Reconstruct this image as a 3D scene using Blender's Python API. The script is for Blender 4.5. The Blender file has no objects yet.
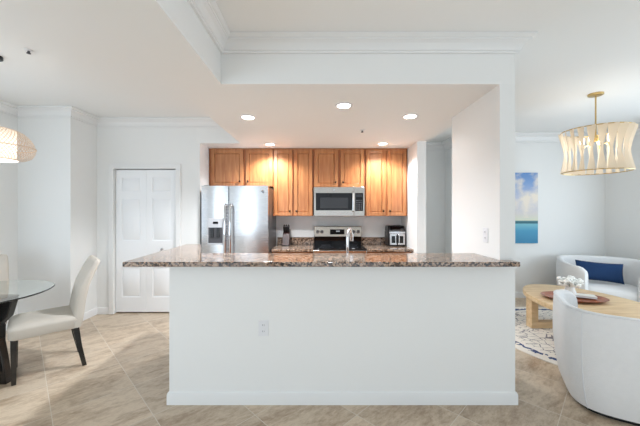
import bpy, bmesh, math, random
from mathutils import Vector, Matrix
random.seed(7)
C = bpy.context.scene
COL = C.collection
PI = math.pi

# ------------------------------------------------------------------ camera, world, light, exposure
EYE = 1.46
cd = bpy.data.cameras.new('camera'); cam = bpy.data.objects.new('camera', cd); COL.objects.link(cam)
cam.location = (0, 0, EYE); cam.rotation_euler = (PI/2, 0, 0)
cd.sensor_width = 36; cd.lens = 300/640*36; cd.shift_y = -2/640; cd.clip_start = 0.05
C.camera = cam
C.view_settings.view_transform = 'Standard'; C.view_settings.look = 'None'
C.view_settings.gamma = 1; C.view_settings.use_curve_mapping = False
C.view_settings.exposure = 0.55
w = bpy.data.worlds.new('daylight'); C.world = w; w.use_nodes = True
w.node_tree.nodes['Background'].inputs[0].default_value = (0.82, 0.91, 1.0, 1)
w.node_tree.nodes['Background'].inputs[1].default_value = 0.9

def area(name, loc, rot, sx, sy, power, col):
    l = bpy.data.lights.new(name, 'AREA'); l.shape = 'RECTANGLE'; l.size = sx; l.size_y = sy
    l.energy = power; l.color = col
    o = bpy.data.objects.new(name, l); COL.objects.link(o); o.location = loc; o.rotation_euler = rot
    return o
# daylight through the sliding doors behind the viewer (light shines towards +Y) and a window in the right wall
DAY = (0.72, 0.87, 1.0)
area('daylight_dining', (-2.6, -2.66, 1.25), (PI/2-0.6, 0, 0), 1.9, 2.2, 46, DAY)
area('daylight_lounge', (3.3, -2.66, 1.25), (PI/2-0.6, 0, 0), 2.2, 2.2, 26, DAY)
area('daylight_side', (4.86, 2.5, 1.4), (PI/2, 0, PI/2), 2.8, 1.5, 32, DAY)
area('daylight_dining_side', (-3.89, 1.8, 1.4), (PI/2, 0, -PI/2), 2.6, 1.7, 6, DAY)

# ------------------------------------------------------------------ materials
def srgb(r, g, b):
    f = lambda c: (c/255/12.92) if c/255 <= 0.04045 else ((c/255+0.055)/1.055)**2.4
    return (f(r), f(g), f(b), 1)

def mat(name, col, rough=0.5, metal=0.0, spec=0.5, bump=0.0, bscale=60, vary=0.0, vscale=4, coat=0.0):
    m = bpy.data.materials.new(name); m.use_nodes = True
    nt = m.node_tree; b = nt.nodes['Principled BSDF']
    b.inputs['Base Color'].default_value = col
    b.inputs['Roughness'].default_value = rough; b.inputs['Metallic'].default_value = metal
    b.inputs['Specular IOR Level'].default_value = spec; b.inputs['Coat Weight'].default_value = coat
    tc = nt.nodes.new('ShaderNodeTexCoord')
    if vary:
        n = nt.nodes.new('ShaderNodeTexNoise'); n.inputs['Scale'].default_value = vscale; n.inputs['Detail'].default_value = 4
        nt.links.new(tc.outputs['Object'], n.inputs['Vector'])
        mx = nt.nodes.new('ShaderNodeMix'); mx.data_type = 'RGBA'
        mx.inputs[6].default_value = [c*(1-vary) for c in col[:3]]+[1]
        mx.inputs[7].default_value = [min(1, c*(1+vary)) for c in col[:3]]+[1]
        nt.links.new(n.outputs['Fac'], mx.inputs[0]); nt.links.new(mx.outputs[2], b.inputs['Base Color'])
    if bump:
        n2 = nt.nodes.new('ShaderNodeTexNoise'); n2.inputs['Scale'].default_value = bscale; n2.inputs['Detail'].default_value = 3
        nt.links.new(tc.outputs['Object'], n2.inputs['Vector'])
        bp = nt.nodes.new('ShaderNodeBump'); bp.inputs['Strength'].default_value = bump; bp.inputs['Distance'].default_value = 0.004
        nt.links.new(n2.outputs['Fac'], bp.inputs['Height']); nt.links.new(bp.outputs['Normal'], b.inputs['Normal'])
    return m

def ramp(nt, stops, interp='LINEAR'):
    r = nt.nodes.new('ShaderNodeValToRGB'); r.color_ramp.interpolation = interp
    while len(r.color_ramp.elements) < len(stops): r.color_ramp.elements.new(0.5)
    for e, (p, c) in zip(r.color_ramp.elements, stops): e.position = p; e.color = c
    return r

def wood(name, dark, light, rough=0.4, scale=(9, 9, 0.9), coat=0.0):
    m = bpy.data.materials.new(name); m.use_nodes = True; nt = m.node_tree; b = nt.nodes['Principled BSDF']
    tc = nt.nodes.new('ShaderNodeTexCoord'); mp = nt.nodes.new('ShaderNodeMapping'); mp.inputs['Scale'].default_value = scale
    n = nt.nodes.new('ShaderNodeTexNoise'); n.inputs['Scale'].default_value = 3; n.inputs['Detail'].default_value = 6; n.inputs['Distortion'].default_value = 0.6
    r = ramp(nt, [(0.3, dark), (0.7, light)])
    nt.links.new(tc.outputs['Object'], mp.inputs['Vector']); nt.links.new(mp.outputs[0], n.inputs['Vector'])
    nt.links.new(n.outputs['Fac'], r.inputs[0]); nt.links.new(r.outputs[0], b.inputs['Base Color'])
    b.inputs['Roughness'].default_value = rough; b.inputs['Coat Weight'].default_value = coat; b.inputs['Coat Roughness'].default_value = 0.2
    return m

def emis(name, col, strength):
    m = bpy.data.materials.new(name); m.use_nodes = True; b = m.node_tree.nodes['Principled BSDF']
    b.inputs['Base Color'].default_value = col; b.inputs['Emission Color'].default_value = col
    b.inputs['Emission Strength'].default_value = strength
    return m

def granite(name):
    m = bpy.data.materials.new(name); m.use_nodes = True; nt = m.node_tree; b = nt.nodes['Principled BSDF']
    tc = nt.nodes.new('ShaderNodeTexCoord')
    v = nt.nodes.new('ShaderNodeTexVoronoi'); v.inputs['Scale'].default_value = 75
    n = nt.nodes.new('ShaderNodeTexNoise'); n.inputs['Scale'].default_value = 26; n.inputs['Detail'].default_value = 6; n.inputs['Roughness'].default_value = 0.7
    for x in (v, n): nt.links.new(tc.outputs['Object'], x.inputs['Vector'])
    sep = nt.nodes.new('ShaderNodeSeparateColor'); nt.links.new(v.outputs['Color'], sep.inputs[0])
    ad = nt.nodes.new('ShaderNodeMath'); ad.operation = 'MULTIPLY_ADD'; ad.inputs[1].default_value = 0.42
    nt.links.new(sep.outputs[0], ad.inputs[0]); nt.links.new(n.outputs['Fac'], ad.inputs[2])
    r = ramp(nt, [(0.48, srgb(20, 18, 18)), (0.60, srgb(70, 56, 48)), (0.72, srgb(138, 112, 94)), (0.84, srgb(186, 160, 138)), (0.97, srgb(110, 102, 98))])
    nt.links.new(ad.outputs[0], r.inputs[0]); nt.links.new(r.outputs[0], b.inputs['Base Color'])
    b.inputs['Roughness'].default_value = 0.07; b.inputs['Specular IOR Level'].default_value = 1.0
    return m

def floor_tile(name):
    m = bpy.data.materials.new(name); m.use_nodes = True; nt = m.node_tree; b = nt.nodes['Principled BSDF']; L = nt.links.new
    tc = nt.nodes.new('ShaderNodeTexCoord'); s = nt.nodes.new('ShaderNodeSeparateXYZ'); L(tc.outputs['Object'], s.inputs[0])
    def math_(op, a, bb=None, c=None):
        n = nt.nodes.new('ShaderNodeMath'); n.operation = op
        for i, v in enumerate((a, bb, c)):
            if v is None: continue
            if hasattr(v, 'is_output'): L(v, n.inputs[i])
            else: n.inputs[i].default_value = v
        return n.outputs[0]
    P = 0.7283
    u = math_('DIVIDE', math_('SUBTRACT', math_('ADD', s.outputs[0], s.outputs[1]), 0.225), P)
    v = math_('DIVIDE', math_('SUBTRACT', math_('SUBTRACT', s.outputs[1], s.outputs[0]), 0.425), P)
    def edge(t):
        f = math_('FRACT', t); return math_('MINIMUM', f, math_('SUBTRACT', 1.0, f))
    g = math_('LESS_THAN', math_('MINIMUM', edge(u), edge(v)), 0.0045)
    cu = math_('FLOOR', u); cv = math_('FLOOR', v)
    cmb = nt.nodes.new('ShaderNodeCombineXYZ'); L(cu, cmb.inputs[0]); L(cv, cmb.inputs[1])
    wn = nt.nodes.new('ShaderNodeTexWhiteNoise'); wn.noise_dimensions = '3D'; L(cmb.outputs[0], wn.inputs['Vector'])
    # veined travertine, shifted per tile
    add = nt.nodes.new('ShaderNodeVectorMath'); add.operation = 'MULTIPLY_ADD'
    L(wn.outputs['Color'], add.inputs[0]); add.inputs[1].default_value = (7, 7, 7); L(tc.outputs['Object'], add.inputs[2])
    mp = nt.nodes.new('ShaderNodeMapping'); mp.vector_type = 'POINT'; mp.inputs['Rotation'].default_value = (0, 0, math.radians(-38)); 
    L(add.outputs[0], mp.inputs['Vector'])
    mp2 = nt.nodes.new('ShaderNodeMapping'); mp2.inputs['Scale'].default_value = (1.2, 2.9, 1); L(mp.outputs[0], mp2.inputs['Vector'])
    n = nt.nodes.new('ShaderNodeTexNoise'); n.inputs['Scale'].default_value = 2.1; n.inputs['Detail'].default_value = 11; n.inputs['Roughness'].default_value = 0.66; n.inputs['Distortion'].default_value = 0.7
    L(mp2.outputs[0], n.inputs['Vector'])
    r = ramp(nt, [(0.28, srgb(160, 137, 113)), (0.44, srgb(188, 167, 143)), (0.60, srgb(210, 192, 169)), (0.8, srgb(184, 162, 136))])
    nf = nt.nodes.new('ShaderNodeTexNoise'); nf.inputs['Scale'].default_value = 14; nf.inputs['Detail'].default_value = 8; nf.inputs['Roughness'].default_value = 0.75
    L(mp2.outputs[0], nf.inputs['Vector'])
    L(math_('ADD', n.outputs['Fac'], math_('MULTIPLY', math_('SUBTRACT', nf.outputs['Fac'], 0.5), 0.75)), r.inputs[0])
    hs = nt.nodes.new('ShaderNodeHueSaturation'); L(r.outputs[0], hs.inputs['Color'])
    L(math_('MULTIPLY_ADD', wn.outputs['Value'], 0.16, 0.92), hs.inputs['Value'])
    mx = nt.nodes.new('ShaderNodeMix'); mx.data_type = 'RGBA'; L(g, mx.inputs[0]); L(hs.outputs[0], mx.inputs[6]); mx.inputs[7].default_value = srgb(214, 204, 190)
    L(mx.outputs[2], b.inputs['Base Color']); b.inputs['Roughness'].default_value = 0.3
    bp = nt.nodes.new('ShaderNodeBump'); bp.inputs['Strength'].default_value = 0.3; bp.inputs['Distance'].default_value = 0.003; bp.invert = True
    L(g, bp.inputs['Height']); L(bp.outputs[0], b.inputs['Normal'])
    return m

def rug_mat(name, R):
    m = bpy.data.materials.new(name); m.use_nodes = True; nt = m.node_tree; b = nt.nodes['Principled BSDF']; L = nt.links.new
    tc = nt.nodes.new('ShaderNodeTexCoord')
    def M(op, a, bb=None):
        n = nt.nodes.new('ShaderNodeMath'); n.operation = op
        for i, v in enumerate((a, bb)):
            if v is None: continue
            if hasattr(v, 'is_output'): L(v, n.inputs[i])
            else: n.inputs[i].default_value = v
        return n.outputs[0]
    nz = nt.nodes.new('ShaderNodeTexNoise'); nz.inputs['Scale'].default_value = 16; nz.inputs['Detail'].default_value = 2; L(tc.outputs['Object'], nz.inputs['Vector'])
    wob = M('MULTIPLY', M('SUBTRACT', nz.outputs['Fac'], 0.5), 0.1)
    ln = nt.nodes.new('ShaderNodeVectorMath'); ln.operation = 'LENGTH'; L(tc.outputs['Object'], ln.inputs[0])
    rad = M('ADD', ln.outputs['Value'], wob)
    # broken navy border ring
    ring = M('LESS_THAN', M('ABSOLUTE', M('SUBTRACT', rad, R-0.11)), 0.028)
    nz2 = nt.nodes.new('ShaderNodeTexNoise'); nz2.inputs['Scale'].default_value = 11; L(tc.outputs['Object'], nz2.inputs['Vector'])
    ring = M('MULTIPLY', ring, M('GREATER_THAN', nz2.outputs['Fac'], 0.38))
    # field of cracked-line motifs
    mp = nt.nodes.new('ShaderNodeMapping'); mp.inputs['Scale'].default_value = (9, 14, 1); mp.inputs['Rotation'].default_value = (0, 0, 0.5); L(tc.outputs['Object'], mp.inputs['Vector'])
    vo = nt.nodes.new('ShaderNodeTexVoronoi'); vo.feature = 'DISTANCE_TO_EDGE'; vo.inputs['Scale'].default_value = 1; L(mp.outputs[0], vo.inputs['Vector'])
    line = M('LESS_THAN', M('ADD', vo.outputs['Distance'], M('MULTIPLY', wob, 1.2)), 0.035)
    nz3 = nt.nodes.new('ShaderNodeTexNoise'); nz3.inputs['Scale'].default_value = 6; L(tc.outputs['Object'], nz3.inputs['Vector'])
    line = M('MULTIPLY', M('MULTIPLY', line, M('GREATER_THAN', nz3.outputs['Fac'], 0.4)), M('LESS_THAN', ln.outputs['Value'], R-0.19))
    mx = nt.nodes.new('ShaderNodeMix'); mx.data_type = 'RGBA'; L(ring, mx.inputs[0]); mx.inputs[6].default_value = srgb(226, 219, 208); mx.inputs[7].default_value = srgb(62, 76, 116)
    m2 = nt.nodes.new('ShaderNodeMix'); m2.data_type = 'RGBA'; L(line, m2.inputs[0]); L(mx.outputs[2], m2.inputs[6]); m2.inputs[7].default_value = srgb(128, 124, 130)
    L(m2.outputs[2], b.inputs['Base Color']); b.inputs['Roughness'].default_value = 0.95
    return m

def seascape(name):
    m = bpy.data.materials.new(name); m.use_nodes = True; nt = m.node_tree; b = nt.nodes['Principled BSDF']; L = nt.links.new
    tc = nt.nodes.new('ShaderNodeTexCoord'); s = nt.nodes.new('ShaderNodeSeparateXYZ'); L(tc.outputs['Generated'], s.inputs[0])
    mp = nt.nodes.new('ShaderNodeMapping'); mp.inputs['Scale'].default_value = (2.2, 1, 2.6); L(tc.outputs['Object'], mp.inputs['Vector'])
    n = nt.nodes.new('ShaderNodeTexNoise'); n.inputs['Scale'].default_value = 1.3; n.inputs['Detail'].default_value = 5; L(mp.outputs[0], n.inputs['Vector'])
    wv = nt.nodes.new('ShaderNodeMath'); wv.operation = 'MULTIPLY_ADD'; wv.inputs[1].default_value = 0.10; L(n.outputs['Fac'], wv.inputs[0]); L(s.outputs[2], wv.inputs[2])
    base = ramp(nt, [(0.0, srgb(52, 128, 168)), (0.18, srgb(70, 150, 186)), (0.275, srgb(120, 186, 200)), (0.285, srgb(40, 92, 110)), (0.315, srgb(60, 120, 130)),
                     (0.325, srgb(214, 218, 196)), (0.42, srgb(214, 210, 208)), (0.6, srgb(196, 200, 216)), (0.85, srgb(126, 160, 208)), (1.0, srgb(96, 142, 200))])
    L(s.outputs[2], base.inputs[0])
    cl = ramp(nt, [(0.47, (0, 0, 0, 1)), (0.62, (1, 1, 1, 1))]); L(n.outputs['Fac'], cl.inputs[0])
    sky = nt.nodes.new('ShaderNodeMath'); sky.operation = 'GREATER_THAN'; sky.inputs[1].default_value = 0.36; L(s.outputs[2], sky.inputs[0])
    mu = nt.nodes.new('ShaderNodeMath'); mu.operation = 'MULTIPLY'; L(cl.outputs[0], mu.inputs[0]); L(sky.outputs[0], mu.inputs[1])
    mx = nt.nodes.new('ShaderNodeMix'); mx.data_type = 'RGBA'; L(mu.outputs[0], mx.inputs[0]); L(base.outputs[0], mx.inputs[6]); mx.inputs[7].default_value = srgb(236, 226, 212)
    L(mx.outputs[2], b.inputs['Base Color']); b.inputs['Roughness'].default_value = 0.6
    return m

def steel(name, col, rough):
    m = mat(name, col, rough, 1.0)
    nt = m.node_tree; b = nt.nodes['Principled BSDF']
    tc = nt.nodes.new('ShaderNodeTexCoord'); mp = nt.nodes.new('ShaderNodeMapping'); mp.inputs['Scale'].default_value = (2, 2, 160)
    n = nt.nodes.new('ShaderNodeTexNoise'); n.inputs['Scale'].default_value = 3; n.inputs['Detail'].default_value = 2
    nt.links.new(tc.outputs['Object'], mp.inputs[0]); nt.links.new(mp.outputs[0], n.inputs['Vector'])
    mr = nt.nodes.new('ShaderNodeMapRange'); mr.inputs[3].default_value = rough*0.85; mr.inputs[4].default_value = rough*1.2
    nt.links.new(n.outputs['Fac'], mr.inputs[0]); nt.links.new(mr.outputs[0], b.inputs['Roughness'])
    return m

def glass(name, col=(1, 1, 1, 1)):
    m = bpy.data.materials.new(name); m.use_nodes = True; b = m.node_tree.nodes['Principled BSDF']
    b.inputs['Base Color'].default_value = col; b.inputs['Transmission Weight'].default_value = 1; b.inputs['Roughness'].default_value = 0.0; b.inputs['IOR'].default_value = 1.5
    return m

def translucent(name, col, fac=0.5):
    m = bpy.data.materials.new(name); m.use_nodes = True; nt = m.node_tree
    out = nt.nodes['Material Output']; nt.nodes.remove(nt.nodes['Principled BSDF'])
    d = nt.nodes.new('ShaderNodeBsdfDiffuse'); t = nt.nodes.new('ShaderNodeBsdfTranslucent'); mx = nt.nodes.new('ShaderNodeMixShader')
    d.inputs[0].default_value = col; t.inputs[0].default_value = col; mx.inputs[0].default_value = fac
    nt.links.new(d.outputs[0], mx.inputs[1]); nt.links.new(t.outputs[0], mx.inputs[2]); nt.links.new(mx.outputs[0], out.inputs[0])
    return m

PAINT = mat('wall_paint', srgb(238, 238, 236), 0.55, spec=0.3)
CEILP = mat('ceiling_paint', srgb(240, 240, 238), 0.75, spec=0.2)
TRIM = mat('trim_paint', srgb(236, 236, 235), 0.35, spec=0.4)
DOORP = mat('door_paint', srgb(246, 247, 248), 0.35, spec=0.4)
TILE = floor_tile('travertine_tile')
GRAN = granite('granite')
MAPLE = wood('honey_maple', srgb(166, 100, 56), srgb(194, 134, 84), 0.32, coat=0.25)
MAPLE_D = wood('maple_box', srgb(150, 88, 46), srgb(170, 104, 58), 0.45)
OAK = wood('light_oak', srgb(196, 164, 122), srgb(222, 194, 154), 0.45, (1.2, 9, 9))
TRAYW = wood('tray_wood', srgb(128, 62, 34), srgb(168, 92, 54), 0.35, (2, 9, 9), 0.3)
DARKW = wood('dark_block_wood', srgb(46, 22, 18), srgb(74, 36, 28), 0.4)
STEEL = steel('brushed_steel', srgb(196, 196, 198), 0.26)
STEEL_D = steel('steel_side', srgb(140, 141, 144), 0.4)
STEEL_W = steel('warm_steel', srgb(196, 191, 184), 0.22)
CHROME = mat('chrome', srgb(222, 222, 224), 0.1, 1.0)
BRONZE = mat('dark_bronze', srgb(44, 34, 30), 0.35, 0.8)
BRASS = mat('brushed_brass', srgb(204, 176, 120), 0.3, 1.0)
BLACK = mat('black_plastic', srgb(22, 23, 26), 0.3)
BLACKG = mat('black_glass', srgb(10, 10, 12), 0.08, spec=0.35)
SMOKE = mat('smoked_window', srgb(46, 47, 49), 0.12, spec=0.4)
GREYP = mat('grey_plastic', srgb(186, 188, 192), 0.4)
WHITEP = mat('white_plastic', srgb(232, 232, 234), 0.35)
SLOT = mat('slot_dark', srgb(70, 70, 74), 0.6)
BLKLEG = mat('black_lacquer', srgb(20, 18, 18), 0.25, coat=0.4)
LINEN = mat('cream_linen', srgb(202, 194, 183), 0.9, spec=0.2, bump=0.25, bscale=220, vary=0.05, vscale=9)
BOUCLE = mat('white_boucle', srgb(232, 231, 230), 0.95, spec=0.15, bump=0.5, bscale=160, vary=0.03, vscale=30)
PIPING = mat('seam_piping', srgb(224, 224, 225), 0.9)
NAVY = mat('navy_fabric', srgb(34, 60, 98), 0.85, spec=0.2, bump=0.3, bscale=150, vary=0.18, vscale=5)
CERAM = mat('white_ceramic', srgb(240, 240, 238), 0.25)
PETAL = mat('white_petals', srgb(244, 244, 240), 0.8, bump=0.4, bscale=90)
PAPER = mat('pale_cover', srgb(226, 222, 214), 0.6)
CANVAS = mat('canvas_edge', srgb(214, 208, 196), 0.8)
SEA = seascape('painted_seascape')
RATTAN = mat('rattan', srgb(226, 204, 182), 0.7, vary=0.12, vscale=40)
SLATM = translucent('frosted_slat', srgb(240, 230, 214), 0.45)
DIFF = emis('lamp_diffuser', (1.0, 0.95, 0.88, 1), 1.0)
BULB = emis('bulb_glow', (1.0, 0.93, 0.82, 1), 4)
LENS = emis('downlight_lens', (1.0, 0.94, 0.86, 1), 14)
GLASS = glass('clear_glass', (0.93, 0.985, 0.965, 1))
RUG_R = 1.08
RUGM = rug_mat('rug_weave', RUG_R)

# ------------------------------------------------------------------ mesh helpers
class MB:
    def __init__(s): s.bm = bmesh.new()
    def box(s, x0, x1, y0, y1, z0, z1):
        v = [s.bm.verts.new(p) for p in ((x0,y0,z0),(x1,y0,z0),(x1,y1,z0),(x0,y1,z0),(x0,y0,z1),(x1,y0,z1),(x1,y1,z1),(x0,y1,z1))]
        for f in ((3,2,1,0),(4,5,6,7),(0,1,5,4),(1,2,6,5),(2,3,7,6),(3,0,4,7)): s.bm.faces.new([v[i] for i in f])
        return s
    def hexa(s, pts):     # 8 points, bottom loop then top loop
        v = [s.bm.verts.new(p) for p in pts]
        for f in ((3,2,1,0),(4,5,6,7),(0,1,5,4),(1,2,6,5),(2,3,7,6),(3,0,4,7)): s.bm.faces.new([v[i] for i in f])
        return s
    def prism(s, poly, z0, z1):
        a = [s.bm.verts.new((x, y, z0)) for x, y in poly]; b = [s.bm.verts.new((x, y, z1)) for x, y in poly]
        n = len(poly)
        s.bm.faces.new(a[::-1]); s.bm.faces.new(b)
        for i in range(n): s.bm.faces.new((a[i], a[(i+1) % n], b[(i+1) % n], b[i]))
        return s
    def rings(s, loops, close=True, cap=True):   # list of equal-length vertex loops
        vs = [[s.bm.verts.new(p) for p in lp] for lp in loops]; n = len(loops[0])
        for a, b in zip(vs, vs[1:]):
            for i in range(n if close else n-1):
                s.bm.faces.new((a[i], a[(i+1) % n], b[(i+1) % n], b[i]))
        if cap: s.bm.faces.new(vs[0][::-1]); s.bm.faces.new(vs[-1])
        return s
    def tube(s, path, r, seg=10, cap=True):
        path = [Vector(p) for p in path]; rs = r if isinstance(r, (list, tuple)) else [r]*len(path)
        loops = []; up = None
        for i, p in enumerate(path):
            t = (path[min(i+1, len(path)-1)] - path[max(i-1, 0)]).normalized()
            if up is None:
                up = t.orthogonal().normalized()
            a = (up - t*up.dot(t)).normalized(); up = a; b = t.cross(a)
            loops.append([p + (a*math.cos(2*PI*k/seg) + b*math.sin(2*PI*k/seg))*rs[i] for k in range(seg)])
        return s.rings(loops, cap=cap)
    def lathe(s, prof, c=(0, 0, 0), seg=32, cap=True):
        loops = [[(c[0]+r*math.cos(2*PI*k/seg), c[1]+r*math.sin(2*PI*k/seg), c[2]+z) for k in range(seg)] for r, z in prof]
        return s.rings(loops, cap=cap)
    def ball(s, c, r, seg=12, rg=8, sc=(1, 1, 1)):
        m = Matrix.Translation(c) @ Matrix.Diagonal((*sc, 1))
        bmesh.ops.create_uvsphere(s.bm, u_segments=seg, v_segments=rg, radius=r, matrix=m); return s
    def build(s, name, m, parent=None, loc=(0, 0, 0), rz=0, bevel=0.0, seg=2, ang=35, sub=0):
        bmesh.ops.recalc_face_normals(s.bm, faces=s.bm.faces)
        me = bpy.data.meshes.new(name); s.bm.to_mesh(me); s.bm.free()
        me.materials.append(m); me.shade_smooth(); me.set_sharp_from_angle(angle=math.radians(ang))
        o = bpy.data.objects.new(name, me); COL.objects.link(o); o.location = loc; o.rotation_euler = (0, 0, rz)
        if parent: o.parent = parent
        if bevel:
            b = o.modifiers.new('bevel', 'BEVEL'); b.width = bevel; b.segments = seg; b.limit_method = 'ANGLE'; b.angle_limit = math.radians(40)
        if sub:
            q = o.modifiers.new('subsurf', 'SUBSURF'); q.levels = sub; q.render_levels = sub
        return o

def tag(o, label, cat, group=None, kind=None):
    o['label'] = label; o['category'] = cat
    if group: o['group'] = group
    if kind: o['kind'] = kind
    return o
def thing(name, label, cat, loc=(0, 0, 0), rz=0, group=None):
    o = bpy.data.objects.new(name, None); COL.objects.link(o); o.empty_display_size = 0.1
    o.location = loc; o.rotation_euler = (0, 0, rz)
    return tag(o, label, cat, group)
def struct(o, label, cat):
    o['kind'] = 'structure'; o['label'] = label; o['category'] = cat; return o
def dup(root, loc, rz=0, label=None):
    r = root.copy(); COL.objects.link(r); r.location = loc; r.rotation_euler = (0, 0, rz)
    if label: r['label'] = label
    for ch in list(root.children):
        c = ch.copy(); COL.objects.link(c); c.parent = r
        for g in list(ch.children):
            d = g.copy(); COL.objects.link(d); d.parent = c
    return r
def bx(x0, x1, y0, y1, z0, z1): return MB().box(x0, x1, y0, y1, z0, z1)

def sweep(pts, prof, side, closed_prof=True):
    """sweep a (out, z) profile along a horizontal polyline; side=+1 puts 'out' to the left of the direction"""
    P = [Vector((x, y)) for x, y in pts]; loops = []
    for i, p in enumerate(P):
        d0 = (P[i]-P[i-1]).normalized() if i else None
        d1 = (P[i+1]-P[i]).normalized() if i < len(P)-1 else None
        n0 = Vector((-d0.y, d0.x))*side if d0 else None; n1 = Vector((-d1.y, d1.x))*side if d1 else None
        if n0 is None: off = n1
        elif n1 is None: off = n0
        else:
            b = (n0+n1).normalized(); off = b/max(0.2, b.dot(n0))
        loops.append([(p.x+off.x*o, p.y+off.y*o, z) for o, z in prof])
    return MB().rings(loops)

# ------------------------------------------------------------------ the setting
H = 2.76; HK = 2.42           # high ceiling, kitchen ceiling
YB = 2.27                     # front plane of bar wall, column and header
struct(bx(-3.95, 4.92, -2.85, 5.87, -0.1, 0).build('floor', TILE), 'beige travertine floor tiles laid on the diagonal', 'floor')
struct(bx(-3.95, 4.92, -2.85, 5.87, H, H+0.1).build('ceiling', CEILP), 'high smooth white ceiling', 'ceiling')
soff = [(-1.13, -2.6), (-0.749, -2.6), (-0.749, YB), (1.477, YB), (1.477, 5.0), (-1.75, 5.0), (-1.75, 4.25), (-1.13, 4.25)]
struct(MB().prism(soff, HK, H).build('ceiling_kitchen', CEILP), 'dropped white ceiling over the kitchen with a beam running forward', 'ceiling')
struct(bx(1.36, 1.477, YB, 3.095, 0, HK).build('wall_column', PAINT), 'pale wall pier at the right end of the bar', 'wall')
wb = MB().box(-1.14, 1.36, YB, 2.42, 0, 1.053)
wb.prism([(-1.14, 2.42), (-1.02, 2.42), (-1.30, 3.28), (-1.40, 3.28)], 0, 1.053)
struct(wb.build('wall_bar', PAINT), 'low white half wall carrying the bar counter', 'wall')
struct(bx(-1.75, 1.34, 4.95, 5.07, 0, HK).build('wall_kitchen', PAINT), 'white kitchen wall behind the cooker', 'wall')
wl = MB().box(-1.82, -1.70, 4.37, 4.95, 0, HK)
struct(wl.build('wall_kitchen_left', PAINT), 'short white wall left of the refrigerator', 'wall')
DX0, DX1, DZ = -2.922, -2.034, 2.06
wd = MB().box(-3.28, DX0, 4.25, 4.37, 0, H).box(DX1, -1.70, 4.25, 4.37, 0, HK).box(DX0, DX1, 4.25, 4.37, DZ, H).box(DX1, -1.75, 4.25, 4.37, HK, H)
struct(wd.build('wall_back', PAINT), 'pale grey wall around the white bifold door', 'wall')
struct(bx(DX0-0.1, DX1+0.1, 4.42, 4.50, 0, 2.2).build('wall_closet', PAINT), 'closet wall behind the bifold door', 'wall')
struct(bx(-3.28, -3.16, 3.80, 4.25, 0, H).build('wall_return', PAINT), 'short wall return beside the door', 'wall')
struct(bx(-3.95, -3.28, 3.80, 3.92, 0, H).build('wall_dining', PAINT), 'pale wall behind the dining chairs', 'wall')
wL = MB().box(-3.95, -3.83, -2.6, 0.5, 0, H).box(-3.95, -3.83, 3.1, 3.80, 0, H).box(-3.95, -3.83, 0.5, 3.1, 0, 0.5).box(-3.95, -3.83, 0.5, 3.1, 2.3, H)
struct(wL.build('wall_left', PAINT), 'pale dining room side wall', 'wall')
struct(bx(1.34, 1.465, 4.14, 5.75, 0, HK).box(1.34, 1.465, 5.0, 5.75, HK, H).build('wall_stub', PAINT), 'narrow wall end right of the wall cabinets', 'wall')
struct(bx(1.34, 2.52, 5.75, 5.87, 0, H).build('wall_hall', PAINT), 'far hallway wall seen past the pier', 'wall')
struct(bx(2.40, 4.92, 5.05, 5.75, 0, H).build('wall_lounge', PAINT), 'pale wall with the seascape painting', 'wall')
wR = MB().box(4.80, 4.92, -2.6, 1.1, 0, H).box(4.80, 4.92, 3.9, 5.05, 0, H).box(4.80, 4.92, 1.1, 3.9, 0, 0.65).box(4.80, 4.92, 1.1, 3.9, 2.15, H)
struct(wR.build('wall_right', PAINT), 'bright side wall of the sitting area', 'wall')
OP = [(-3.55, -1.65), (-0.75, 1.55), (2.2, 4.4)]
wf = MB(); xs = [-3.95] + [a for o in OP for a in o] + [4.92]
for i in range(0, len(xs), 2): wf.box(xs[i], xs[i+1], -2.72, -2.6, 0, H)
for a, b in OP: wf.box(a, b, -2.72, -2.6, 2.35, H)
struct(wf.build('wall_front', PAINT), 'wall of sliding glass doors behind the viewer', 'wall')
for i, (a, b) in enumerate(OP):
    f = MB()
    for x in (a, (a+b)/2-0.03, b-0.06): f.box(x, x+0.06, -2.66, -2.60, 0.0, 2.35)
    f.box(a, b, -2.66, -2.60, 2.29, 2.35).box(a, b, -2.66, -2.60, 0, 0.05)
    struct(f.build('window_%d' % (i+1), TRIM), 'white framed sliding glass door', 'window')

# crown mouldings
def crown(zb, h, p):
    k, q = h/0.113, p/0.10
    return [(o*q, zb+z*k) for o, z in ((0, 0), (.018, 0), (.018, .016), (.027, .02), (.033, .04), (.048, .062), (.068, .076), (.074, .076), (.074, .088), (.088, .092), (.1, .1), (.1, .113), (0, .113))]
CR = crown(2.646, 0.113, 0.10)
def trim(n, pts, prof, side, label):
    return struct(sweep(pts, prof, side).build('trim_%d' % n, TRIM, ang=18), label, 'trim')
trim(1, [(-0.749, -2.59), (-0.749, YB), (1.477, YB), (1.477, 4.99)], CR, -1, 'white crown moulding along the beam and header')
trim(2, [(-1.13, -2.59), (-1.13, 4.25), (-3.16, 4.25), (-3.16, 3.80), (-3.83, 3.80), (-3.83, -2.59)], CR, 1, 'white crown moulding of the dining area')
trim(3, [(1.48, 5.75), (2.40, 5.75), (2.40, 5.05), (4.80, 5.05), (4.80, -2.59)], crown(2.61, 0.149, 0.11), -1, 'white crown moulding of the sitting area')
BBP = [(0, 0), (0.014, 0), (0.014, 0.075), (0.009, 0.09), (0, 0.095)]
def bb(side_name, pts, side, label): return struct(sweep(pts, BBP, side).build('baseboard_'+side_name, TRIM), label, 'baseboard')
bb('bar', [(-1.14, 2.42), (-1.14, YB), (1.477, YB), (1.477, 3.095), (1.36, 3.095)], -1, 'white baseboard along the bar wall')
bb('back', [(-2.032+0.065, 4.25), (-1.71, 4.25)], -1, 'white baseboard right of the bifold door')
bb('left', [(-2.99, 4.25), (-3.16, 4.25), (-3.16, 3.80), (-3.83, 3.80), (-3.83, -2.59)], 1, 'white baseboard of the dining area')
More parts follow.
